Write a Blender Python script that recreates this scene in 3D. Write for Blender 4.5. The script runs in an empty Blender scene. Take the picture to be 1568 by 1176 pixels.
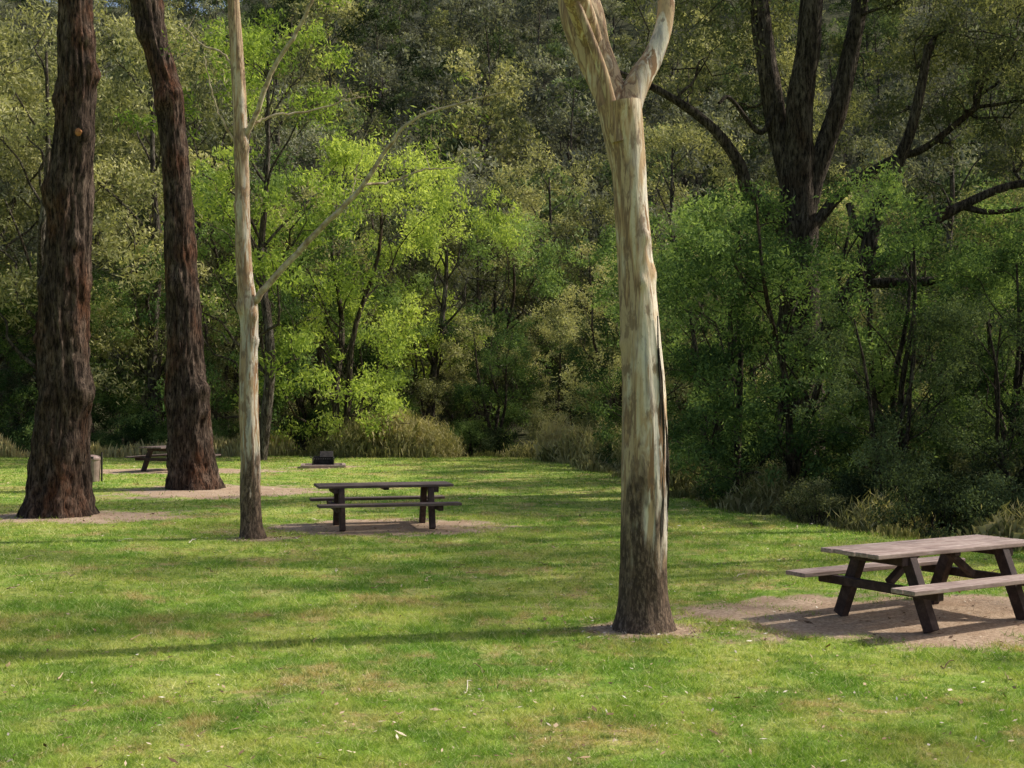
import bpy, math, numpy as np
from mathutils import Vector, noise as mnoise
R0=np.random.default_rng
scene=bpy.context.scene
rad=math.radians

# ------------------------------------------------------------------ mesh helpers
class MB:
    def __init__(s): s.V=[];s.F=[];s.M=[];s.T=[];s.S=[];s.n=0
    def add(s,V,F,mat=0,tint=0.5,smooth=False):
        V=np.asarray(V,float).reshape(-1,3);F=np.asarray(F,int)
        s.V.append(V);s.F.append(F+s.n);s.n+=len(V)
        s.M.append(np.full(len(F),mat));s.S.append(np.full(len(F),smooth))
        s.T.append(np.full(len(V),tint) if np.isscalar(tint) else tint)
    def mesh(s,name,mats):
        V=np.concatenate(s.V);T=np.concatenate(s.T)
        me=bpy.data.meshes.new(name)
        tot=np.concatenate([np.full(len(f),f.shape[1]) for f in s.F])
        loops=np.concatenate([f.ravel() for f in s.F])
        me.vertices.add(len(V));me.vertices.foreach_set('co',V.ravel().astype(np.float32))
        me.loops.add(len(loops));me.loops.foreach_set('vertex_index',loops.astype(np.int32))
        me.polygons.add(len(tot))
        me.polygons.foreach_set('loop_start',np.concatenate([[0],np.cumsum(tot)[:-1]]).astype(np.int32))
        me.polygons.foreach_set('loop_total',tot.astype(np.int32))
        for m in mats: me.materials.append(m)
        me.polygons.foreach_set('material_index',np.concatenate(s.M).astype(np.int32))
        me.polygons.foreach_set('use_smooth',np.concatenate(s.S).astype(bool))
        a=me.attributes.new('tint','FLOAT','POINT');a.data.foreach_set('value',T.astype(np.float32))
        me.update(calc_edges=True)
        return me
    def obj(s,name,mats,loc=(0,0,0),rot=0):
        o=bpy.data.objects.new(name,s.mesh(name,mats));scene.collection.objects.link(o)
        o.location=loc;o.rotation_euler=(0,0,rot);return o

def unit(a): return a/np.maximum(np.linalg.norm(a,axis=-1,keepdims=True),1e-9)
def smooth_path(pts,n):
    pts=np.asarray(pts,float);m=len(pts)
    P=np.vstack([2*pts[0]-pts[1],pts,2*pts[-1]-pts[-2]])
    t=np.linspace(0,m-1-1e-6,n);i=t.astype(int);f=(t-i)[:,None]
    a,b,c,d=P[i],P[i+1],P[i+2],P[i+3]
    return .5*((2*b)+(-a+c)*f+(2*a-5*b+4*c-d)*f**2+(-a+3*b-3*c+d)*f**3)
def tube(P,R,seg=8):
    P=np.asarray(P,float);n=len(P);R=np.asarray(R,float)
    if R.ndim==1:R=np.repeat(R[:,None],seg,1)
    T=unit(np.gradient(P,axis=0));d=np.abs(P[-1]-P[0])
    ref=np.zeros(3);ref[int(np.argmin(d))]=1
    U=unit(np.cross(T,ref));W=np.cross(T,U)
    a=np.linspace(0,2*np.pi,seg,endpoint=False)
    V=P[:,None]+R[:,:,None]*(np.cos(a)[None,:,None]*U[:,None]+np.sin(a)[None,:,None]*W[:,None])
    i=np.arange(n-1)[:,None];j=np.arange(seg)[None];k=(j+1)%seg
    F=np.stack(np.broadcast_arrays(i*seg+j,i*seg+k,(i+1)*seg+k,(i+1)*seg+j),-1).reshape(-1,4)
    return V.reshape(-1,3),F
def limb(mb,rng,p0,p1,r0,r1,n=9,wob=.06,seg=7,mat=0,sag=0.0):
    p0=np.asarray(p0,float);p1=np.asarray(p1,float);L=np.linalg.norm(p1-p0)
    t=np.linspace(0,1,5)[:,None];P=p0+(p1-p0)*t
    P[1:-1]+=rng.normal(size=(3,3))*wob*L
    P[:,2]+=(sag*L*np.sin(np.pi*t[:,0]))
    P=smooth_path(P,n);V,F=tube(P,np.linspace(r0,r1,n),seg)
    mb.add(V,F,mat,rng.random(),True);return P
def leaves(mb,rng,C,Rc,n,L,W,droop=.4,mat=1,tintc=None,flat=.8):
    C=np.asarray(C,float);Rc=np.asarray(Rc,float)
    w=Rc**2;idx=rng.choice(len(C),n,p=w/w.sum())
    off=np.clip(rng.normal(size=(n,3)),-2.2,2.2)*Rc[idx,None]*np.array([.5,.5,.5*flat])
    p=C[idx]+off
    a=unit(rng.normal(size=(n,3)));a[:,2]-=droop;a=unit(a)
    b=unit(np.cross(a,unit(rng.normal(size=(n,3)))))
    l=(L*rng.uniform(.6,1.3,n))[:,None];ww=(W*rng.uniform(.7,1.3,n))[:,None]
    V=np.stack([p-a*l/2,p+b*ww/2-a*l*.06,p+a*l/2,p-b*ww/2-a*l*.06],1).reshape(-1,3)
    F=np.arange(4*n).reshape(-1,4)
    if tintc is None:tintc=rng.normal(.45,.2,len(C))
    t=np.clip(tintc[idx]+rng.normal(0,.16,n),0,1)
    mb.add(V,F,mat,np.repeat(t,4))
def lobe_clumps(rng,lobes,per,cr):
    C=[];Rr=[];T=[]
    for (c,r) in lobes:
        m=max(3,int(per*r*r));d=unit(rng.normal(size=(m,3)));u=rng.uniform(.35,1.0,m)[:,None]
        C.append(np.asarray(c)+d*u*r*np.array([1,1,.75]));Rr.append(rng.uniform(.6,1.3,m)*cr)
        T.append(rng.normal(.45,.18)+rng.normal(0,.14,m))
    return np.concatenate(C),np.concatenate(Rr),np.concatenate(T)

# ------------------------------------------------------------------ material helpers
def newmat(name):
    m=bpy.data.materials.new(name);m.use_nodes=True;nt=m.node_tree;nt.nodes.clear()
    out=nt.nodes.new('ShaderNodeOutputMaterial');return m,nt,out
def mixc(nt,f,a,b,blend='MIX'):
    n=nt.nodes.new('ShaderNodeMix');n.data_type='RGBA';n.blend_type=blend
    for s,v in ((0,f),(6,a),(7,b)):
        if hasattr(v,'links'):nt.links.new(v,n.inputs[s])
        elif s==0:n.inputs[s].default_value=v
        else:n.inputs[s].default_value=(*v,1)
    return n.outputs[2]
def ramp(nt,f,stops,interp='LINEAR'):
    n=nt.nodes.new('ShaderNodeValToRGB');n.color_ramp.interpolation=interp
    e=n.color_ramp.elements
    while len(e)<len(stops):e.new(.5)
    for k,(p,c) in enumerate(stops):
        e[k].position=p;e[k].color=(*c,1) if not np.isscalar(c) else (c,c,c,1)
    nt.links.new(f,n.inputs[0]);return n.outputs[0]
def mapr(nt,f,a,b,c=0.,d=1.):
    n=nt.nodes.new('ShaderNodeMapRange');n.clamp=True
    n.inputs[1].default_value=a;n.inputs[2].default_value=b;n.inputs[3].default_value=c;n.inputs[4].default_value=d
    nt.links.new(f,n.inputs[0]);return n.outputs[0]
def math_(nt,op,a,b=0.):
    n=nt.nodes.new('ShaderNodeMath');n.operation=op
    for s,v in ((0,a),(1,b)):
        if hasattr(v,'links'):nt.links.new(v,n.inputs[s])
        else:n.inputs[s].default_value=v
    return n.outputs[0]
def noisen(nt,vec,scale,detail=4,sc=None,rough=.55,dist=0.):
    if sc is not None:
        mp=nt.nodes.new('ShaderNodeMapping');mp.inputs['Scale'].default_value=sc
        nt.links.new(vec,mp.inputs['Vector']);vec=mp.outputs[0]
    n=nt.nodes.new('ShaderNodeTexNoise');n.inputs['Scale'].default_value=scale;n.inputs['Detail'].default_value=detail
    n.inputs['Roughness'].default_value=rough;n.inputs['Distortion'].default_value=dist
    nt.links.new(vec,n.inputs['Vector']);return n.outputs[0]
def objco(nt): return nt.nodes.new('ShaderNodeTexCoord').outputs['Object']
def pos(nt): return nt.nodes.new('ShaderNodeNewGeometry').outputs['Position']
def attr(nt,name):
    n=nt.nodes.new('ShaderNodeAttribute');n.attribute_name=name;return n.outputs['Fac']
def finish(nt,out,col,rough=.85,bump=None,bs=.5,bd=.02,spec=.3):
    p=nt.nodes.new('ShaderNodeBsdfPrincipled');nt.links.new(col,p.inputs['Base Color'])
    p.inputs['Roughness'].default_value=rough;p.inputs['Specular IOR Level'].default_value=spec
    if bump is not None:
        b=nt.nodes.new('ShaderNodeBump');b.inputs['Strength'].default_value=bs;b.inputs['Distance'].default_value=bd
        nt.links.new(bump,b.inputs['Height']);nt.links.new(b.outputs[0],p.inputs['Normal'])
    nt.links.new(p.outputs[0],out.inputs[0])
def leafmat(name,dark,mid,light,trans=.4):
    m,nt,out=newmat(name)
    oi=nt.nodes.new('ShaderNodeObjectInfo')
    t=math_(nt,'ADD',attr(nt,'tint'),math_(nt,'MULTIPLY',math_(nt,'SUBTRACT',oi.outputs['Random'],.5),.6))
    c=ramp(nt,t,[(0.05,dark),(.5,mid),(.95,light)])
    d=nt.nodes.new('ShaderNodeBsdfDiffuse');tr=nt.nodes.new('ShaderNodeBsdfTranslucent')
    nt.links.new(c,d.inputs[0])
    nt.links.new(mixc(nt,1.,c,(1.1,1.1,.6),'MULTIPLY'),tr.inputs[0])
    s=nt.nodes.new('ShaderNodeMixShader');s.inputs[0].default_value=trans
    nt.links.new(d.outputs[0],s.inputs[1]);nt.links.new(tr.outputs[0],s.inputs[2])
    nt.links.new(s.outputs[0],out.inputs[0]);return m

M_olive=leafmat('leaf_olive',(.09,.105,.055),(.24,.25,.12),(.56,.54,.28),.36)
M_green=leafmat('leaf_green',(.045,.08,.034),(.125,.20,.07),(.33,.44,.15),.36)
M_dark=leafmat('leaf_dark',(.035,.05,.027),(.095,.13,.06),(.23,.29,.13),.3)
M_lime=leafmat('leaf_lime',(.13,.20,.045),(.30,.40,.09),(.54,.63,.17),.45)
M_hill_haze=leafmat('leaf_hill_haze',(.09,.095,.075),(.21,.22,.16),(.41,.42,.30),.3)  # distance haze mixed into the leaf colour as a greyer tone
M_straw=leafmat('tall_grass_blades',(.11,.12,.045),(.28,.27,.11),(.66,.58,.33),.35)

def barkdark(name,c0,c1,c2,red=(.15,.07,.04),rl=.54,rh=.72):
    m,nt,out=newmat(name);o=objco(nt)
    n1=noisen(nt,o,9,6,(1,1,.13),.65,.6);n2=noisen(nt,o,1.2,4,(1,1,.5));n3=noisen(nt,o,20,5,(1,1,.22),.75)
    n4=noisen(nt,o,3,4,(1,1,.6))
    c=ramp(nt,n1,[(.3,c0),(.52,c1),(.70,c2)])
    c=mixc(nt,mapr(nt,n2,rl,rh),c,red)
    c=mixc(nt,mapr(nt,n4,.5,.68,0,.6),c,(c2[0]*1.2,c2[1]*1.2,c2[2]*1.2))
    c=mixc(nt,mapr(nt,n3,.40,.60,.92,0),c,(.012,.009,.008))
    h=math_(nt,'ADD',n1,math_(nt,'MULTIPLY',n3,.9))
    finish(nt,out,c,.95,h,1.,.16,.1);return m
M_bark=barkdark('bark_stringy',(.045,.032,.025),(.14,.098,.074),(.30,.225,.175),(.22,.095,.05),.50,.68)
M_barkg=barkdark('bark_grey_brown',(.045,.037,.028),(.15,.12,.09),(.29,.24,.185),(.14,.085,.055))
M_twig=barkdark('bark_branch',(.05,.04,.03),(.17,.14,.11),(.33,.30,.25),(.2,.15,.1))
m,nt,out=newmat('bark_pale_branch');o_=objco(nt)
finish(nt,out,ramp(nt,noisen(nt,o_,9,5),[(.35,(.24,.17,.10)),(.5,(.42,.34,.22)),(.65,(.55,.47,.34))]),.8);M_pale=m

def gumbark(name,zr0,zr1,xa,xb,pale=1.,brownlo=.58,fs=1.):
    m,nt,out=newmat(name);o=objco(nt)
    sep=nt.nodes.new('ShaderNodeSeparateXYZ');nt.links.new(o,sep.inputs[0])
    n1=noisen(nt,o,3.2*fs,4,(1.9,1.9,.30),.55,.9)
    n2=noisen(nt,o,5.0*fs,5,(1.8,1.8,.17),.6,.7)
    n3=noisen(nt,o,34,5,(1,1,.3),.75)
    n4=noisen(nt,o,2.4*fs,4,(1.7,1.7,.32),.6)
    n5=noisen(nt,o,9,5,(1,1,.5),.6)
    P_=lambda a,b,c:(a*pale,b*pale,c*pale)
    c=ramp(nt,n1,[(.38,P_(.38,.355,.32)),(.44,P_(.64,.59,.50)),(.54,P_(.68,.61,.48)),(.60,P_(.48,.34,.20))])
    c=mixc(nt,mapr(nt,n2,brownlo-.02,brownlo+.02),c,(.26,.155,.085))
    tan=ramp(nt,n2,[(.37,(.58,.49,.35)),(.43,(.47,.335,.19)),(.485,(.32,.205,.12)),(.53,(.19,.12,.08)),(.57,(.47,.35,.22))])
    sx=mapr(nt,math_(nt,'ADD',sep.outputs[0],math_(nt,'MULTIPLY',math_(nt,'SUBTRACT',n4,.5),abs(xb-xa)*5.)),xa,xb,1.,0)  # tan left, pale right: bark tone together with painted-in side shading
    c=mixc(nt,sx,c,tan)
    zz=math_(nt,'ADD',sep.outputs[2],math_(nt,'MULTIPLY',math_(nt,'SUBTRACT',n4,.5),zr1*4.5))
    f=mapr(nt,zz,zr0,zr1*1.3,1,0)
    rb=ramp(nt,n3,[(.3,(.02,.015,.012)),(.48,(.09,.062,.045)),(.62,(.28,.20,.14))])
    f=math_(nt,'MAXIMUM',f,mapr(nt,math_(nt,'ADD',sep.outputs[2],math_(nt,'MULTIPLY',math_(nt,'SUBTRACT',n5,.5),.9)),zr0*.7,zr0*1.1,1,0))
    c=mixc(nt,f,c,rb)
    c=mixc(nt,mapr(nt,n5,.56,.63,0,.7),c,(.18,.12,.08))
    c=mixc(nt,mapr(nt,n3,.3,.5,.35,0),c,(.14,.095,.06))
    h=math_(nt,'ADD',math_(nt,'MULTIPLY',n3,mapr(nt,f,0,1,.15,1)),math_(nt,'MULTIPLY',n2,.5))
    finish(nt,out,c,.8,h,1.,.04,.2);return m
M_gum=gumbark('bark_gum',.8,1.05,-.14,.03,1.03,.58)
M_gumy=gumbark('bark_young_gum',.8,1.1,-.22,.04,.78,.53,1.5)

# ------------------------------------------------------------------ terrain functions
EY=np.array([-60,0,8,14,19.9,21.4,24.4,30.7,39,46,48.5,60]);EX=np.array([40,24,18,12.5,7.9,6.8,5.8,4.2,3.2,2.0,1.0,-2])
def wob(x,y): return np.sin(x*.9+1.3*np.sin(y*.5))*.35+np.sin(y*1.7+x*.6)*.28+np.sin(x*3.1-y*2.3)*.15
def lawn(x,y):
    return np.clip((np.interp(y,EY,EX)+wob(x,y)-x)/.9+.5,0,1)*np.clip((49+wob(y,x)*1.5-y)/1.2+.5,0,1)
BARE=[(4.5,13.75,2.7,1.65,1.),(1.32,13.05,.72,.50,.9),(-2.26,23.0,2.2,1.4,.95),(-8.3,24.9,2.3,1.5,.85),(-6.9,31.2,2.6,2.3,.9),
      (-4.2,21.3,.6,.45,.8),(-10.2,39.4,3.8,1.7,.95),(-6.0,41.6,1.2,1.0,.8),(2.6,14.5,1.1,.4,.6),(-2.2,9.95,.6,.2,.5),(-1.8,9.9,.3,.16,.5),(.6,14.4,.9,.28,.45),(1.2,8.9,.5,.15,.38)]
def bare(x,y):
    b=np.zeros_like(x)
    for cx,cy,rx,ry,s in BARE:
        d=np.sqrt(((x-cx)/rx)**2+((y-cy)/ry)**2)+.22*np.sin(x*3.1+cy)*np.sin(y*3.9)+.14*np.sin(x*9+y*7)
        b=np.maximum(b,s*np.clip((1.2-d)/.55,0,1))
    return b
def H(x,y):
    x=np.asarray(x,float);y=np.asarray(y,float)
    t=np.clip((y-68)/22,0,None);rise=np.where(t<1,t*t*11*.56,(11+(y-90))*.56)
    rise=np.where(y<68,0,rise);rise=230*(1-np.exp(-rise/230))
    h=rise*(1+.08*np.sin(x*.021+1)+.05*np.sin(x*.06+y*.03))+ (rise>0)*np.sin(x*.11)*np.sin(y*.09)*1.5*np.clip(t,0,1)
    out=1-lawn(x,y)
    return h-.7*out*(y>0)*np.clip(1-t,0,1)*.8+.03*np.sin(x*.5)*np.sin(y*.4)
def h1(x,y): return float(H(np.array([x]),np.array([y]))[0])

def axis(a,b,lo,hi,f,c):
    return np.unique(np.round(np.concatenate([np.linspace(lo,a,c),np.arange(a,b,f),np.linspace(b,hi,c)]),3))
xs=axis(-26,20,-420,420,.28,50);ys=axis(4,60,-160,430,.28,60)
X,Y=np.meshgrid(xs,ys);Z=H(X,Y)
mb=MB();nx=len(xs);ny=len(ys)
i=np.arange(ny-1)[:,None];j=np.arange(nx-1)[None]
F=np.stack(np.broadcast_arrays(i*nx+j,i*nx+j+1,(i+1)*nx+j+1,(i+1)*nx+j),-1).reshape(-1,4)
mb.add(np.stack([X,Y,Z],-1),F,0,bare(X,Y).ravel(),True)

def lawncolor(nt,p):
    a=noisen(nt,p,.33,5,(1,1.5,1),.65,.5);b=noisen(nt,p,1.3,5,None,.65,.4);c=noisen(nt,p,7,4,None,.6);d=noisen(nt,p,.75,6,(1.1,1.2,1),.75,.8)
    col=ramp(nt,a,[(.36,(.18,.33,.045)),(.48,(.32,.47,.075)),(.58,(.48,.56,.12))])
    col=mixc(nt,mapr(nt,b,.50,.62,0,.6),col,(.62,.60,.21))
    col=mixc(nt,mapr(nt,d,.515,.61,0,.85),col,(.58,.42,.21))
    col=mixc(nt,mapr(nt,b,.48,.38,0,.75),col,(.13,.27,.035))
    col=mixc(nt,mapr(nt,c,.5,.36,0,.7),col,(.11,.22,.03))
    return col
m,nt,out=newmat('ground_lawn_and_soil');p=pos(nt)
la=attr(nt,'lawn');ba=attr(nt,'tint')
g=lawncolor(nt,p);fine=noisen(nt,p,42,6,None,.75)
g=mixc(nt,mapr(nt,fine,.35,.62,.7,0),g,(.09,.11,.03))
soiln=noisen(nt,p,28,6,None,.75)
soil=ramp(nt,soiln,[(.3,(.20,.135,.09)),(.5,(.50,.365,.255)),(.68,(.70,.56,.42))])
soil=mixc(nt,mapr(nt,noisen(nt,p,1.8,4),.4,.65,0,.5),soil,(.32,.205,.13))
rough=ramp(nt,noisen(nt,p,1.3,6,None,.7),[(.3,(.025,.030,.014)),(.5,(.06,.065,.03)),(.7,(.12,.11,.06))])
c=mixc(nt,mapr(nt,math_(nt,'ADD',la,math_(nt,'MULTIPLY',math_(nt,'SUBTRACT',noisen(nt,p,3,5,None,.7),.5),1.2)),.3,.7),rough,g)
bf=mapr(nt,math_(nt,'ADD',ba,math_(nt,'MULTIPLY',math_(nt,'SUBTRACT',noisen(nt,p,4,6,None,.7),.5),1.3)),.3,.65)
c=mixc(nt,bf,c,soil)
finish(nt,out,c,.95,fine,.8,.03,.1);M_ground=m
ground=mb.obj('ground',[M_ground])
a=ground.data.attributes.new('lawn','FLOAT','POINT');a.data.foreach_set('value',lawn(X,Y).ravel().astype(np.float32))

# ------------------------------------------------------------------ lawn grass
m,nt,out=newmat('lawn_grass_blades');p=pos(nt);c=lawncolor(nt,p)
c=mixc(nt,mapr(nt,attr(nt,'tint'),0,.6,.6,0),c,(.12,.22,.03));c=mixc(nt,mapr(nt,attr(nt,'tint'),.74,1.,0,.85),c,(.76,.73,.42))
d=nt.nodes.new('ShaderNodeBsdfDiffuse');tr=nt.nodes.new('ShaderNodeBsdfTranslucent')
nt.links.new(c,d.inputs[0]);nt.links.new(mixc(nt,1.,c,(1.1,1.1,.6),'MULTIPLY'),tr.inputs[0])
s=nt.nodes.new('ShaderNodeMixShader');s.inputs[0].default_value=.4
nt.links.new(d.outputs[0],s.inputs[1]);nt.links.new(tr.outputs[0],s.inputs[2]);nt.links.new(s.outputs[0],out.inputs[0]);M_blade=m
rng=R0(5);mb=MB()
for (y0,y1,n,hh,ww) in ((6.3,10,190000,.040,.0065),(10,15,170000,.044,.009),(15,25,160000,.048,.014),(25,50,130000,.05,.027)):
    y=np.sqrt(rng.uniform(y0**2,y1**2,n));x=rng.uniform(-.47,.47,n)*y
    cl=.5+.5*np.sin(x*9+2*np.sin(y*7))*np.sin(y*11+1.5*np.sin(x*5))
    k=(rng.random(n)<lawn(x,y))&(rng.random(n)>bare(x,y)*1.1)&(rng.random(n)<.40+.65*cl);x=x[k];y=y[k];cl=cl[k];n=len(x)
    z=H(x,y)-.003
    patch=.55+.6*cl+.4*np.clip(.5+.5*np.sin(x*2.1+np.sin(y*3))*np.sin(y*2.7+1),0,1)
    h=hh*rng.uniform(.4,1.3,n)*patch;an=rng.uniform(0,2*np.pi,n);w=ww*rng.uniform(.6,1.2,n)*.5
    ln=rng.normal(size=(n,2))*h[:,None]*.95
    P=np.stack([x,y,z],-1);D=np.stack([np.cos(an)*w,np.sin(an)*w,0*w],-1)
    V=np.stack([P-D,P+D,P+np.stack([ln[:,0],ln[:,1],h],-1)],1).reshape(-1,3)
    mb.add(V,np.arange(3*n).reshape(-1,3),0,np.repeat(rng.random(n),3))
mb.obj('lawn_grass',[M_blade])

# ------------------------------------------------------------------ leaf litter
m,nt,out=newmat('dry_leaf_litter')
c=ramp(nt,attr(nt,'tint'),[(.1,(.12,.07,.04)),(.5,(.34,.22,.12)),(.8,(.55,.42,.28)),(1.,(.76,.70,.58))]);finish(nt,out,c,.8);M_lit=m
rng=R0(8);mb=MB();n=17000
y=np.sqrt(rng.uniform(6.5**2,34**2,n));x=rng.uniform(-.48,.48,n)*y
k=(lawn(x,y)>.4)&(rng.random(n)<.32+.28*np.sin(x*1.1+2)*np.sin(y*.9));x=x[k];y=y[k]
for cx,cy,rx,ry,s_ in BARE[:8]:
    q=650;x=np.append(x,cx+rng.normal(size=q)*rx*.8);y=np.append(y,cy+rng.normal(size=q)*ry*.8)
q=1300;yy=rng.uniform(6.8,10.5,q);y=np.append(y,yy);x=np.append(x,rng.uniform(-.45,.45,q)*yy)
n=len(x);an=rng.uniform(0,6.28,n);l=(rng.uniform(.008,.030,n)*(1+(rng.random(n)<.06)))[:,None];w=l*rng.uniform(.2,.45,n)[:,None]
A=np.stack([np.cos(an),np.sin(an),rng.normal(0,.25,n)],-1);B=np.stack([-np.sin(an),np.cos(an),rng.normal(0,.3,n)],-1)
P=np.stack([x,y,H(x,y)+rng.uniform(.018,.045,n)*(1-.7*(bare(x,y)>.5))],-1)
V=np.stack([P-A*l,P+B*w,P+A*l,P-B*w],1).reshape(-1,3)
mb.add(V,np.arange(4*n).reshape(-1,4),0,np.repeat(rng.random(n)**1.1,4))
for q in range(30):
    yy=rng.uniform(8,24);xx=rng.uniform(-.4,.4)*yy;a_=rng.uniform(0,3.14);L_=rng.uniform(.1,.3)
    limb(mb,rng,(xx,yy,h1(xx,yy)+.03),(xx+L_*math.cos(a_),yy+L_*math.sin(a_),h1(xx,yy)+.05),.007,.003,6,.08,5)
mb.obj('leaf_litter',[M_lit])

# ------------------------------------------------------------------ hero trunks
def trunk(mb,prof,k,seed,seg=44,rings=170,ridge=.06,fine=.03,flare=.35,knobs=(),mat=0):
    """prof: (height, sideways offset, width) in trunk units, k metres per unit"""
    prof=np.array(prof,float);P=np.stack([prof[:,1]*k,prof[:,0]*0,prof[:,0]*k],-1)
    S=smooth_path(np.column_stack([P,prof[:,2]*k*.5]),rings);P=S[:,:3];Rr=S[:,3]
    a=np.linspace(0,2*np.pi,seg,endpoint=False);RR=np.zeros((rings,seg))
    for i_ in range(rings):
        z=P[i_,2];r=Rr[i_]
        for j_ in range(seg):
            ca,sa=math.cos(a[j_]),math.sin(a[j_])
            v=mnoise.noise((ca*2.2+seed,sa*2.2,z*.7))*ridge+mnoise.noise((ca*7+seed,sa*7,z*1.6))*fine*1.3+mnoise.noise((ca*14,sa*14+seed,z*5))*fine*.7
            fl=flare*math.exp(-z/(.35*max(.3,Rr[0]*2)))*(.35+.65*abs(math.sin(a[j_]*2.5+seed)))*.55
            RR[i_,j_]=r*(1+v+fl)
    V,F=tube(P,RR,seg);V=V.reshape(rings,seg,3)
    for (kz,kdx,kdy,kr,ka) in knobs:
        c=np.array([np.interp(kz,P[:,2],P[:,0])+kdx,np.interp(kz,P[:,2],P[:,1])+kdy,kz])
        d=V-c;g=np.exp(-(d**2/np.array([kr,kr,kr*1.2])**2).sum(-1))
        ctr=np.repeat(P[:,None],seg,1);V+=unit(V-ctr)*g[...,None]*ka
    mb.add(V.reshape(-1,3),F,mat,.5,True);return P,Rr
def crown(mb,rng,base,center,spread,nl,lr,n,L=.13,W=.035,r0=.12,per=7,mat=1,bm=0,droop=.6,cr=.5):
    lob=[]
    for i_ in range(nl):
        d=unit(rng.normal(size=3));c=np.array(center)+d*np.array(spread)*rng.uniform(.5,1)
        lob.append((c,lr*rng.uniform(.7,1.3)))
        limb(mb,rng,base,c,r0*rng.uniform(.7,1),.02,mat=bm,sag=.08)
        for _ in range(3):
            limb(mb,rng,c-(c-np.array(base))*.25,c+rng.normal(size=3)*lr*.6,.03,.006,6,.08,5,bm)
    C,Rc,T=lobe_clumps(rng,lob,per,cr);leaves(mb,rng,C,Rc,n,L,W,droop,mat,T)

# main gum
mb=MB();rng=R0(1);k=.00657
prof=[(-15,0,92),(0,0,86),(25,0,78),(60,0,73),(160,2,71),(260,2,70),(360,0,65),(460,-5,59),(560,-12,53),(640,-18,51),(700,-22,53),(760,-29,60),(800,-36,66)]
P,_=trunk(mb,prof,k,3.1,56,240,.06,.03,.3,knobs=[(3.55,.17,-.05,.07,.03),(3.9,.12,-.12,.06,.035),(5.25,.02,-.15,.12,.05),(2.85,-.2,-.05,.06,.02),(5.0,-.1,-.1,.1,.04),(3.45,.05,-.2,.05,.04)])
def stem(mb,prof,k,seed,seg=30,rings=70,y0=0,y1=0,ridge=.06,mat=0):
    pr=np.array(prof,float);P=np.stack([pr[:,1]*k,np.linspace(y0,y1,len(pr)),pr[:,0]*k],-1)
    S=smooth_path(np.column_stack([P,pr[:,2]*k*.5]),rings);RR=np.zeros((rings,seg))
    for i_ in range(rings):
        for j_ in range(seg):
            a=2*math.pi*j_/seg;RR[i_,j_]=S[i_,3]*(1+mnoise.noise((math.cos(a)*2+seed,math.sin(a)*2,S[i_,2]*1.5))*ridge*2+mnoise.noise((math.cos(a)*8+seed,math.sin(a)*8,S[i_,2]*3))*ridge*.5)
    V,F=tube(S[:,:3],RR,seg);mb.add(V,F,mat,.5,True);return S[:,:3]
A=stem(mb,[(700,-24,46),(760,-36,50),(810,-44,52),(855,-58,52),(900,-74,58),(960,-90,68),(1060,-112,52),(1250,-150,44),(1500,-170,36),(1800,-140,24)],k,5,rings=110,y0=0,y1=.9)
A2=stem(mb,[(900,-78,34),(945,-98,38),(990,-122,34),(1100,-160,28),(1300,-230,20),(1500,-300,12)],k,9,y0=.1,y1=-.9)
B=stem(mb,[(720,-27,42),(770,-26,46),(810,-18,42),(850,0,36),(880,18,31),(920,34,28),(960,42,27),(1040,48,25),(1250,90,20),(1500,180,12)],k,7,rings=110,y0=0,y1=.6)
stem(mb,[(740,-38,26),(790,-50,18),(850,-66,16),(930,-97,12),(970,-115,9)],k,12,seg=14,rings=40,y0=-.12,y1=-.25,mat=0)
crown(mb,rng,A[-1],A[-1]+[0,.5,1.],(3.2,3,1.6),9,1.1,7000)
crown(mb,rng,B[-1],B[-1]+[1,.5,1],(2.2,2,1.2),5,1.,4000)
crown(mb,rng,A2[-1],A2[-1]+[-1,-.5,1.6],(1.8,1.6,.8),4,.9,3000)
for q in range(9):
    z0=rng.uniform(.6,1.4);z1=z0+rng.uniform(.6,1.9);zz=np.linspace(z0,z1,16)
    a_=rng.uniform(-.9,.25);rx=.232+rng.uniform(0,.025)
    cx=np.interp(zz,P[:,2],P[:,0])+(rx-.012*zz)*math.cos(a_)+.012*np.sin(zz*5+q)
    cy=np.interp(zz,P[:,2],P[:,1])+(rx-.012*zz)*math.sin(a_)
    V,F=tube(np.stack([cx,cy,zz],-1),np.interp(zz,[z0,(z0+z1)/2,z1],[.005,.014,.006]),5);mb.add(V,F,2,.5,True)
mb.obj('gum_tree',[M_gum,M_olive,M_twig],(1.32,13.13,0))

# left dark trees
mb=MB();rng=R0(2);k=.01264
prof=[(-10,0,112),(0,0,102),(40,2,90),(88,4,82),(188,9,76),(288,9,74),(388,14,67),(488,19,61),(588,25,56),(688,29,54),(788,26,49),(1000,30,44),(1300,20,32)]
P,_=trunk(mb,prof,k,8.3,72,320,.12,.13,.30,knobs=[(8.5,.33,-.1,.16,.14),(7.35,.28,-.22,.17,.12),(2.35,.42,-.2,.28,.2),(6.3,-.36,-.1,.22,.12),(8.0,-.3,-.1,.15,.08),(1.3,.3,-.4,.25,.08),(9.2,.25,-.2,.15,.1),(8.7,.3,-.2,.08,.09),(4.4,-.35,-.25,.14,.09),(5.2,.3,-.3,.1,.07),(3.4,-.4,-.2,.12,.08)])
V,F=tube(smooth_path([(.52,-.30,7.34),(.55,-.36,7.35),(.56,-.40,7.36)],5),[.10,.10,.085,.05,.005],12);mb.add(V,F,2,.5,True)
crown(mb,rng,P[-1],P[-1]+[0,0,1.5],(4,4,2.2),12,1.4,8000,r0=.2)
m,nt,out=newmat('fresh_cut_knot');finish(nt,out,ramp(nt,noisen(nt,objco(nt),25,3),[(.3,(.30,.11,.04)),(.7,(.50,.22,.09))]),.8);M_knot=m
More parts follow.
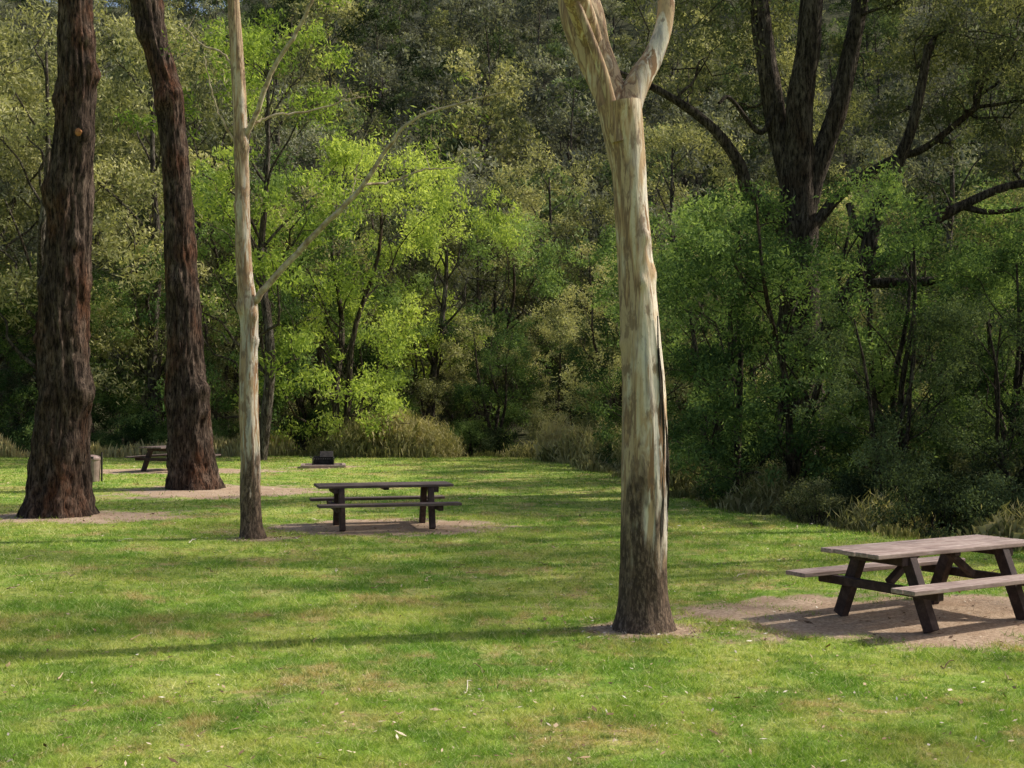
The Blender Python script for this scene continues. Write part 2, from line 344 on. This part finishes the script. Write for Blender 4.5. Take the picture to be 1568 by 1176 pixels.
mb.obj('stringybark_tree',[M_bark,M_olive,M_knot],(-8.80,25.3,0))
mb=MB();rng=R0(3);k=.0161
prof=[(-8,0,86),(0,0,78),(25,-3,71),(48,-5,68),(148,-12,60),(248,-14,50),(348,-20,45),(448,-25,41),(548,-33,40),(598,-39,42),(648,-51,37),(698,-65,39),(748,-75,46),(790,-86,42),(1000,-130,34),(1200,-150,24)]
P,_=trunk(mb,prof,k,14.7,66,300,.10,.12,.30,knobs=[(9.5,-.1,-.3,.2,.16),(9.7,.2,-.2,.2,.14),(2.4,.42,-.25,.22,.24),(1.9,.42,-.25,.22,.18),(5.0,-.1,-.35,.2,.08),(11.2,-.2,-.2,.2,.12)])
crown(mb,rng,P[-1],P[-1]+[0,0,1.5],(4,4,2.2),10,1.4,7000,r0=.2)
mb.obj('stringybark_tree',[M_bark,M_olive],(-7.84,32.2,0))
# young gum
mb=MB();rng=R0(4);k=.01068
prof=[(-8,0,44),(0,0,39),(25,-2,33),(72,-3,31),(122,-3,29),(222,-6,28),(322,-5,27),(352,-8,31),(372,-9,27),(422,-14,24),(522,-16,22),(622,-19,21),(722,-24,20),(822,-30,18),(1000,-40,13),(1200,-30,8)]
P,_=trunk(mb,prof,k,21.2,32,220,.11,.07,.25,knobs=[(3.2,.12,-.05,.06,.05),(3.6,.1,-.08,.08,.04),(6.4,.1,-.05,.08,.04),(5.4,-.1,-.05,.07,.04)])
def br(pts,r0,r1,n=26,seg=9):
    S=smooth_path(np.array([(a_*k,c_,b_*k) for a_,b_,c_ in pts]),n)+rng.normal(size=(n,3))*.010
    V,F=tube(S,np.linspace(r0,r1,n),seg);mb.add(V,F,3,.5,True);return S
b1=br([(-4,350,0),(8,366,-.05),(34,397,-.1),(114,475,-.3),(174,532,-.5),(215,590,-.6),(254,628,-.7),(320,648,-.8),(390,662,-1.)],.065,.012,40)
b2=br([(-16,605,0),(4,642,-.1),(34,712,-.2),(74,772,-.3),(99,822,-.4),(120,900,-.5)],.05,.02,30)
b3=br([(0,632,0),(30,648,.1),(84,657,.2),(140,676,.3),(176,684,.4)],.026,.008)
b4=br([(-22,700,0),(-46,742,.1),(-86,762,.2),(-120,800,.3)],.026,.01)
b5=br([(174,532,-.5),(215,540,-.3),(265,560,-.2),(310,566,0)],.024,.008)
b6=br([(-18,590,0),(-50,650,-.2),(-70,730,-.3)],.025,.008)
b7=br([(114,475,-.3),(150,520,-.1),(160,570,0)],.016,.005)
lob=[((1.6,-.2,8.9),.8),((0,.1,10.6),1.2),((-1.,.3,9.8),.9),((.8,.5,9.7),.9)]
C,Rc,T=lobe_clumps(rng,lob,7,.35);leaves(mb,rng,C,Rc,3000,.11,.03,.6,1,T)
C=np.vstack([b1[24:],b3[-8:],b5[-12:],b2[-4:],b7[-6:],b4[-6:]])[::2]
for c_ in C[::2]:limb(mb,rng,c_,c_+rng.normal(size=3)*.3+[0,0,.1],.007,.003,5,.1,4,3)
leaves(mb,rng,C+rng.normal(size=C.shape)*.22,np.full(len(C),.28),420,.10,.026,.6,1)
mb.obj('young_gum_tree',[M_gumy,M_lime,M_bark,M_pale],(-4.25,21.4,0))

# ------------------------------------------------------------------ generic trees (variants, shared meshes)
def gen_tree(name,seed,h,cb,cr,nl,lr,n,L,W,r0,leaf,bark,per=7,clr=.45,droop=.4,stems=1,twigs=2,lean=.03):
    rng=R0(seed);mb=MB();P=[]
    for s_ in range(stems):
        sp=0 if stems==1 else .18
        top=np.array([rng.normal()*lean*h+math.cos(s_*2.4+seed)*sp*cr*2,rng.normal()*lean*h+math.sin(s_*2.4+seed)*sp*cr*2,h*.9])
        P.append(limb(mb,rng,(math.cos(s_*2.4)*.15*(stems>1),math.sin(s_*2.4)*.15*(stems>1),-.4),top,r0,r0*.2,16,.02,9))
    lob=[]
    for q in range(nl):
        f=(q+.5)/nl;z=cb+(h-cb)*f;prof=math.sin(math.pi*(.12+.80*f))**.7
        a_=q*2.4+rng.normal()*.4;rr=cr*prof*rng.uniform(.45,.95)
        Pp=P[q%stems];pz=max(cb*.55,z-rr*.7-.1*h);bp=np.array([np.interp(pz,Pp[:,2],Pp[:,0]),np.interp(pz,Pp[:,2],Pp[:,1]),pz])
        ax=np.array([np.interp(z,Pp[:,2],Pp[:,0]),np.interp(z,Pp[:,2],Pp[:,1]),z])
        c=ax+[math.cos(a_)*rr,math.sin(a_)*rr,rng.normal()*.04*h];R_=lr*rng.uniform(.65,1.3);lob.append((c,R_))
        rl=r0*.4*(1-f*.6);limb(mb,rng,bp,c,rl,rl*.25,9,.06,6,sag=.05)
        for _ in range(twigs):limb(mb,rng,bp+(c-bp)*rng.uniform(.5,.9),c+rng.normal(size=3)*R_*.55,rl*.3,.006,6,.08,4)
    C,Rc,T=lobe_clumps(rng,lob,per,clr);leaves(mb,rng,C,Rc,n,L,W,droop,1,T)
    return mb.mesh(name,[bark,leaf])
def gen_shrub(name,seed,h,w,n,L,W,leaf,bark,nl=14):
    rng=R0(seed);mb=MB();lob=[]
    for q in range(nl):
        a_=rng.uniform(0,6.28);f=rng.uniform(0,1)**.8;z=h*(.12+.75*f);rr=w*.5*math.cos(f*1.2)*rng.uniform(.3,1)
        c=np.array([math.cos(a_)*rr,math.sin(a_)*rr,z]);lob.append((c,rng.uniform(.45,.8)*w*.3))
        limb(mb,rng,(rng.normal()*.15,rng.normal()*.15,-.3),c,.04,.008,8,.07,5)
    C,Rc,T=lobe_clumps(rng,lob,12,.28);leaves(mb,rng,C,Rc,n,L,W,.2,1,T);return mb.mesh(name,[bark,leaf])

V_wat=[gen_tree('wattle_mesh%d'%q,40+q,8.,.9,2.6,17,1.05,17000,.125,.042,.12,M_green,M_barkg,9,.32,.3,1+q%3) for q in range(3)]
V_euc=[gen_tree('eucalypt_mesh%d'%q,50+q,14.,4.5,3.6,15,1.25,12000,.20,.06,.2,M_olive,M_twig,8,.42,.6,1) for q in range(3)]
V_tall=[gen_tree('tall_eucalypt_mesh%d'%q,80+q,15.5,10.2,4.2,13,1.1,6500,.15,.045,.22,M_olive,M_twig,5,.5,.6,1) for q in range(3)]
V_hill=[gen_tree('hill_tree_mesh%d'%q,60+q,13.,2.0,3.9,16,1.5,4500,.38,.15,.16,M_hill_haze,M_twig,6,.5,.5,1) for q in range(3)]
V_shr=[gen_shrub('shrub_mesh%d'%q,70+q,2.6,3.4,7500,.095,.038,M_dark,M_barkg) for q in range(3)]

def group(name):
    e=bpy.data.objects.new(name,None);scene.collection.objects.link(e);return e
def put(me,x,y,s,rot,parent,name,leaf=None,sz=None,dz=0):
    o=bpy.data.objects.new(name,me);scene.collection.objects.link(o)
    o.location=(x,y,h1(x,y)-.1+dz);o.scale=(s,s,s*(sz or 1));o.rotation_euler=(0,0,rot)
    if leaf is not None:
        o.material_slots[1].link='OBJECT';o.material_slots[1].material=leaf
    if parent is not None:o.parent=parent
    return o
rng=R0(11)
put(V_euc[0],-8.9,46,1.12,.5,None,'wattle_tree',M_lime)
put(V_wat[1],-6.4,49.5,1.4,2.5,None,'wattle_tree',M_lime,1.15)
put(V_wat[0],-9.6,48.5,1.3,4.5,None,'wattle_tree',M_green,1.1)
put(V_euc[1],-3.2,55,.95,1.5,None,'eucalyptus_tree',M_lime)
G=group('creekside_thicket')
for x in np.arange(-27,8,2.6):
    y=52+rng.uniform(0,3)
    put(V_wat[rng.integers(3)],x+rng.normal()*.5,y,rng.uniform(.75,1.15),rng.uniform(0,6),G,'thicket_tree',[M_green,M_olive,M_green,M_dark][rng.integers(4)])
for x in np.arange(-32,16,3.2):
    y=59+rng.uniform(0,5)
    put(V_wat[rng.integers(3)],x+rng.normal(),y,rng.uniform(1.1,1.6),rng.uniform(0,6),G,'thicket_tree',[M_green,M_olive,M_hill_haze][rng.integers(3)])
for x in np.arange(-27,3,1.7):
    put(V_shr[rng.integers(3)],x+rng.normal()*.4,51.2+rng.uniform(0,1.6),rng.uniform(.55,1.),rng.uniform(0,6),G,'thicket_shrub',[M_dark,M_green,M_olive][rng.integers(3)])
for (x,y,s,mt,v) in ((4.9,29.6,.95,M_green,0),(6.3,28.6,.98,M_green,1),(8.2,27.8,.86,M_green,2),(10.2,27.,.78,M_green,0),(7.4,25.6,.62,M_dark,2),(9.4,24.8,.6,M_dark,1),(12.2,26.2,.78,M_green,1),(11.6,30,.9,M_green,2),(14.5,28,.9,M_green,0),
                   (5.4,35,1.0,M_green,2),(4.6,41,.95,M_green,0),(3.8,46,.95,M_olive,1),(7.8,36,1.1,M_green,0),(7.5,41,1.15,M_green,1),(10.8,37,1.1,M_olive,2),(14,36,1.1,M_green,0),(17,32,1.,M_green,1),(6.6,47,1.2,M_olive,2),(10,47,1.3,M_olive,0),(15,45,1.3,M_green,1),(19,42,1.3,M_olive,2),(20,50,1.4,M_green,0),
                   (12.3,22.8,.6,M_green,1),(14.5,22,.66,M_green,2)):
    put(V_wat[v],x,y,s,rng.uniform(0,6),G,'thicket_tree',mt)
for yy in np.arange(18,47,1.3):
    ex=float(np.interp(yy,EY,EX))
    for q in range(3):
        put(V_shr[rng.integers(3)],ex+1.3+q*1.7+rng.normal()*.5,yy+rng.normal()*.5,rng.uniform(.28,.75)+q*.18,rng.uniform(0,6),G,'thicket_shrub',[M_dark,M_dark,M_green,M_olive][rng.integers(4)])
for (x,y,s,mt) in ((-20,57,1.15,M_olive),(-15.5,60,1.3,M_olive),(-23,52,1.,M_hill_haze),(-26,62,1.4,M_olive),(-11.5,62,1.25,M_hill_haze),(-18,68,1.4,M_olive),(2,66,1.1,M_olive),(8,64,1.2,M_olive),(14,60,1.2,M_olive),(20,60,1.3,M_hill_haze),(24,54,1.2,M_olive),(-3,70,1.1,M_hill_haze),(-7,72,1.2,M_hill_haze),
                   (-18.2,51.5,1.3,M_olive),(-14.3,53,1.35,M_olive),(-21.6,54,1.35,M_olive),(-12,66,1.5,M_olive),(-17.5,74,1.5,M_hill_haze),(-24,74,1.5,M_olive)):
    put(V_euc[rng.integers(3)],x,y,s,rng.uniform(0,6),G,'thicket_tree',mt)
# forest on the hillside: rows closing up so that the slope is covered
G2=group('hill_forest')
for yy in (74,80,87,94,102,111,121,132,145,160,177,196):
    st_=4.9+yy*.018
    for x in np.arange(-.5*yy,.5*yy,st_):
        put(V_hill[rng.integers(3)],x+rng.normal()*1.0,yy+rng.normal()*2.,rng.uniform(.8,1.2),rng.uniform(0,6),G2,'forest_tree',[M_hill_haze,M_hill_haze,M_olive,M_dark][rng.integers(4)])

# ------------------------------------------------------------------ big multi-stemmed tree on the right
mb=MB();rng=R0(20);k=.0155
def st(pts,w0,w1,n=34,seg=14,dy=(0,0),mat=0):
    pr=[(z,x,w0+(w1-w0)*i_/(len(pts)-1)) for i_,(x,z) in enumerate(pts)]
    return stem(mb,pr,k,rng.random()*30,seg,n,dy[0],dy[1],.09,mat)
st([(0,-10),(2,150),(0,300),(0,450)],78,60,40,20)
sA=st([(-4,420),(-12,520),(-30,600),(-50,740),(-64,900),(-70,1100)],42,24,dy=(0,.6))
sB=st([(2,430),(0,560),(0,640),(14,740),(20,900),(10,1150)],48,30,dy=(0,-.3))
sC=st([(4,440),(24,520),(65,640),(88,740),(112,860),(160,1080)],36,20,dy=(0,.3))
sD=st([(12,430),(50,480),(85,510),(140,545),(185,560),(260,620)],20,9,dy=(0,-.8))
sE=st([(-20,440),(-60,480),(-85,500),(-100,540),(-145,595),(-215,642),(-285,672)],27,9,dy=(-.1,-.8))
st([(-4,400),(-30,440),(-66,490)],28,23,dy=(0,-.1))
sF=st([(-50,740),(-40,640),(-62,590),(-110,640),(-130,630)],11,5,dy=(.3,-.5))
lw=st([(0,60),(-10,180),(35,290),(78,370),(95,440),(125,520),(150,590),(170,700)],36,12,dy=(-.8,-1.6))
l1=st([(75,355),(110,385),(155,425),(215,460),(290,490),(400,500)],22,9,dy=(-1.3,-2.))
l2=st([(75,350),(115,348),(175,350),(260,365),(350,380)],17,8,dy=(-1.3,-2.2))
l3=st([(215,460),(260,450),(340,460)],10,5,dy=(-1.7,-2.))
l4=st([(60,470),(70,430),(100,400)],12,8,dy=(-1.1,-1.3))
lob=[]
def lb(x,z,r,y): lob.append((np.array([x*k,y,z*k]),r))
for (x,z,r,y) in ((-150,700,1.1,-.5),(-220,760,1.2,0),(-120,820,1.3,.8),(-30,820,1.1,1.2),(60,640,.9,1.2),(180,690,1.2,-.3),(250,760,1.5,-.5),(330,700,1.4,-.6),(240,620,1.1,-.8),
                  (310,600,1.2,-1),(380,560,1.2,-1.2),(300,520,.8,-1.4),(360,640,1.3,-1),(180,830,1.5,0),(280,880,1.6,0),(380,820,1.6,0),(0,960,1.8,0),(120,980,1.8,.3),(-120,960,1.6,.2),(-230,900,1.4,0),
                  (210,560,.7,-1.2),(400,450,1.,-1.6),(330,400,.7,-1.8),(-260,680,.8,-.6),(150,470,.6,-1.3),(-60,1100,2,0),(90,1150,2,0),(250,1050,2,0),(100,730,.8,.8),(-10,700,.8,1.3),(150,620,.8,-.9),(200,740,1.1,-1.1),(270,670,1.,-1.4),(-100,640,.7,.9),(140,780,.9,-1.)):
    lb(x,z,r,y)
ends=[sA,sB,sC,sD,sE,lw,l1,l2]
for c,r in lob:
    al=np.vstack([e[len(e)//3:] for e in ends]);d=np.linalg.norm(al-c,axis=1)+np.maximum(0,al[:,2]-c[2])*1.;b=al[int(np.argmin(d))]
    P=limb(mb,rng,b,c,.05,.015,10,.07,6)
    for _ in range(4):limb(mb,rng,P[rng.integers(4,9)],c+rng.normal(size=3)*r*.6,.018,.005,6,.08,4)
C,Rc,T=lobe_clumps(rng,lob,7,.38);leaves(mb,rng,C,Rc,46000,.13,.042,.6,1,T+.14)
mb.obj('river_gum_tree',[M_barkg,M_olive],(6.95,31.6,-.5))

# off-frame trees on the sunny side that dapple the lawn
for (v,x,y,s,r) in ((0,9.6,19.3,.95,1.),(1,11.8,24.,1.1,2.),(2,15.5,27.5,1.25,3.),(0,13.2,20.5,1.1,4.2),(1,16.2,11.8,.82,5.),(2,18.5,21.5,1.2,.4)):
    put(V_tall[v],x,y,s,r,None,'eucalyptus_tree',M_olive)

# ------------------------------------------------------------------ tall grass
mb=MB();rng=R0(31)
def tuss(cx,cy,rx,ry,n,h,w,tint,lean=1.):
    x=cx+rng.normal(size=n)*rx*.45;y=cy+rng.normal(size=n)*ry*.45
    e=np.sqrt(((x-cx)/rx)**2+((y-cy)/ry)**2);hh=h*rng.uniform(.45,1.0,n)*np.sqrt(np.clip(1.05-.75*e*e,.08,1.))
    an=rng.uniform(0,6.28,n);d=np.stack([np.cos(an),np.sin(an),0*an],-1);s_=np.stack([-np.sin(an),np.cos(an),0*an],-1)*(w*rng.uniform(.6,1.2,n))[:,None]
    l=(hh*rng.uniform(.1,.5,n)*lean)[:,None];B_=np.stack([x,y,H(x,y)],-1);up=np.array([0,0,1.])*hh[:,None]
    m1=B_+d*l*.35+up*.7;m2=B_+d*l+up*rng.uniform(.6,1.0,n)[:,None]
    V=np.stack([B_-s_*.5,B_+s_*.5,m1+s_*.4,m2,m1-s_*.4],1).reshape(-1,3)
    b=np.arange(n)*5
    F=np.stack([b,b+1,b+2,b+3,b+4],-1);mb.add(V,F,0,np.repeat(np.clip(tint+rng.normal(0,.2,n),0,1),5))
def mound(cx,cy,rx,ry,h,n,tint):
    m=int(n/110);a_=rng.uniform(0,6.28,m);f=rng.uniform(0,1,m)**.5
    zz=np.sqrt(np.clip(1-f*f,0.02,1))*h*rng.uniform(.55,1.,m)
    C=np.stack([cx+np.cos(a_)*f*rx,cy+np.sin(a_)*f*ry,-.3+zz],-1)
    leaves(mb,rng,C,rng.uniform(.28,.5,m),n,.24,.022,1.1,0,tint+rng.normal(0,.16,m),.9)
    tuss(cx,cy,rx,ry,n//6,h*.95,.012,tint+.1,.7)
for a_ in ((-5.3,48.7,1.5,1.1,1.65,9000,.42),(-4.0,48.8,1.5,1.1,1.9,10000,.50),(-2.9,49.2,.9,.9,1.3,4500,.42),(-6.8,49.3,.9,.8,1.1,4000,.35),
           (1.7,46.2,.75,.8,1.7,5000,.95),(2.5,44.6,.9,.9,1.5,5500,.7),(3.2,42.2,.9,1.,1.5,6000,.5),(4.0,39.4,.9,1.1,1.6,6000,.45),(.8,48.3,1.1,.7,.8,3500,.35),
           (4.5,33.,.6,.7,.8,2500,.4),(5.6,28.,.6,.6,.75,2500,.5),(6.6,23.6,.6,.5,.6,2500,.45),(8.2,20.6,.7,.5,.6,2500,.55)):
    mound(*a_)
for x in np.arange(-26,-9,.7):tuss(x,48.9+rng.normal()*.3,1.1,.7,1300,rng.uniform(.8,1.15),.014,.85,.5)
for x in np.arange(-9,1.,.8):tuss(x,49.0+rng.normal()*.3,1.,.5,600,rng.uniform(.25,.5),.014,.3,.5)
for yy in np.arange(18,46,.5):
    ex=float(np.interp(yy,EY,EX));tuss(ex+.4+rng.normal()*.4,yy,.7,.6,700,rng.uniform(.15,.75),.010,rng.uniform(.15,.65))
mb.obj('tall_grass',[M_straw])

# ------------------------------------------------------------------ picnic tables
def woodmat(name,a_,b_,c_,axis=(.8,9,9)):
    m,nt,out=newmat(name);o=objco(nt)
    n1=noisen(nt,o,3.,6,axis,.7);n2=noisen(nt,o,14,3);n3=noisen(nt,o,2.5,4)
    c=ramp(nt,n1,[(.3,a_),(.5,b_),(.7,c_)]);c=mixc(nt,mapr(nt,n2,.4,.7,0,.35),c,a_);c=mixc(nt,mapr(nt,n3,.5,.7,0,.5),c,a_)
    finish(nt,out,c,.75,n1,.6,.008,.3);return m
M_wtop=woodmat('weathered_timber',(.17,.115,.10),(.37,.275,.24),(.58,.48,.43))
M_wleg=woodmat('stained_timber',(.025,.015,.013),(.055,.033,.030),(.10,.064,.057),(4,4,4))
M_wdark=woodmat('dark_weathered_timber',(.06,.042,.038),(.13,.095,.085),(.24,.19,.17))
def box(mb,c,s,mat=0,rx=0,ry=0):
    s=np.array(s)/2;v=np.array([(x,y,z) for x in(-1,1) for y in(-1,1) for z in(-1,1)])*s
    if rx:
        cs,sn=math.cos(rx),math.sin(rx);v=v@np.array([[1,0,0],[0,cs,-sn],[0,sn,cs]]).T
    if ry:
        cs,sn=math.cos(ry),math.sin(ry);v=v@np.array([[cs,0,sn],[0,1,0],[-sn,0,cs]]).T
    mb.add(v+np.array(c),[(0,1,3,2),(4,6,7,5),(0,4,5,1),(2,3,7,6),(0,2,6,4),(1,5,7,3)],mat)
def table(loc,rot,L=2.35,splay=.30,topw=.80,lx=.33,brace=True,top=None):
    mb=MB();npk=5;pw=topw/npk
    for q in range(npk):box(mb,(.004*(q%2),-topw/2+pw*(q+.5),.735+.002*(q%2)),(L+.008*(q%3),pw-.012,.045),0)
    for sgn in (-1,1):
        for q in range(2):box(mb,((-.003,.004)[q],sgn*(.66+.15*q),.445),(L+.08,.140,.045),0)
    for sx in (-1,1):
        X_=sx*L*lx
        box(mb,(X_,0,.665),(.09,topw-.06,.09),1);box(mb,(X_+.001,0,.375),(.085,1.62,.09),1)
        for sgn in (-1,1):
            t=.335;b=t+splay;ln=math.hypot(.71,splay);ang=math.atan2(splay,.71)*sgn
            box(mb,(X_-sx*.094,sgn*(t+b)/2-sgn*.02,.352),(.10,.13,ln),1,rx=ang)
        if brace:
            dx=.40;box(mb,(X_-sx*(.18+dx/2-.02),0,.54),(math.hypot(dx,.28),.08,.07),1,ry=sx*math.atan2(.28,dx))
    box(mb,(0,0,.69),(.09,topw-.1,.042),1)
    o=mb.obj('picnic_table',[top or M_wtop,M_wleg],loc,rot)
    bv=o.modifiers.new('bevel','BEVEL');bv.width=.007;bv.segments=2;return o
table((4.42,13.78,.0),rad(31),2.4)
table((-2.26,23.0,.0),rad(14),2.36,.20,lx=.37,brace=False,top=M_wdark)
table((-10.25,39.6,.0),rad(68),2.3,brace=False,top=M_wdark)

# ------------------------------------------------------------------ barbecue fire pit
mb=MB();m,nt,out=newmat('black_steel');finish(nt,out,ramp(nt,noisen(nt,objco(nt),12,4),[(.3,(.02,.018,.017)),(.7,(.07,.058,.052))]),.6);M_steel=m
m,nt,out=newmat('ash_and_gravel');finish(nt,out,ramp(nt,noisen(nt,objco(nt),20,5),[(.3,(.15,.12,.10)),(.7,(.42,.36,.30))]),.95);M_ash=m
for s_ in (-1,1):
    box(mb,(0,s_*.55,.05),(1.4,.12,.10),0);box(mb,(s_*.64,0,.052),(.12,.975,.10),0)
box(mb,(0,0,.03),(1.15,.97,.05),1)
box(mb,(-.33,0,.18),(.03,.6,.26),2);box(mb,(.33,0,.18),(.03,.6,.26),2);box(mb,(0,.285,.20),(.628,.03,.30),2);box(mb,(0,0,.07),(.625,.53,.025),2)
for q in range(9):box(mb,(-.28+q*.07,-.02,.27),(.014,.54,.014),2)
box(mb,(.10,.30,.40),(.42,.025,.22),2,rx=rad(-30));box(mb,(-.39,-.1,.33),(.05,.26,.04),2)
o=mb.obj('barbecue_fire_pit',[M_wtop,M_ash,M_steel],(-5.98,41.4,0),rad(8));o.modifiers.new('bevel','BEVEL').width=.006

# ------------------------------------------------------------------ litter bin
mb=MB();m,nt,out=newmat('bin_painted_metal');finish(nt,out,ramp(nt,noisen(nt,objco(nt),6,4),[(.3,(.22,.15,.13)),(.7,(.36,.27,.24))]),.5);M_bin=m
zs=np.array([0,.03,.03,.60,.60,.64,.64,.70,.73]);rs=np.array([.17,.17,.19,.22,.235,.235,.225,.17,.01])
V,F=tube(np.stack([zs*0,zs*0,zs+np.arange(9)*1e-4],-1),rs,24);mb.add(V,F,0,.5,False)
box(mb,(0,-.2,.66),(.18,.06,.05),1);box(mb,(.25,0,.4),(.04,.04,.8),1)
mb.obj('litter_bin',[M_bin,M_steel],(-11.05,34.4,0))

# ------------------------------------------------------------------ light, sky, camera
EL=rad(42);AZ=math.atan2(.957,.29)
S=Vector((math.sin(AZ)*math.cos(EL),math.cos(AZ)*math.cos(EL),math.sin(EL)))
ld=bpy.data.lights.new('sun','SUN');ld.energy=4.8;ld.angle=rad(1.);ld.color=(1,.94,.83)
lo=bpy.data.objects.new('sun',ld);scene.collection.objects.link(lo);lo.rotation_euler=S.to_track_quat('Z','Y').to_euler();lo.location=(30,10,40)
w=bpy.data.worlds.new('World');scene.world=w;w.use_nodes=True;nt=w.node_tree
bg=nt.nodes['Background'];sk=nt.nodes.new('ShaderNodeTexSky');sk.sky_type='NISHITA';sk.sun_disc=False
sk.sun_elevation=EL;sk.sun_rotation=AZ;sk.dust_density=4.;nt.links.new(sk.outputs[0],bg.inputs[0]);bg.inputs[1].default_value=.15
cd=bpy.data.cameras.new('camera');cd.lens=36*2000/1568;cd.sensor_width=36;cd.clip_end=2000;cd.clip_start=.05
co=bpy.data.objects.new('camera',cd);scene.collection.objects.link(co);co.location=(0,0,2.35)
co.rotation_euler=(rad(90)+math.atan(14/2000),0,0);scene.camera=co
scene.view_settings.view_transform='Standard';scene.view_settings.look='None';scene.view_settings.exposure=0
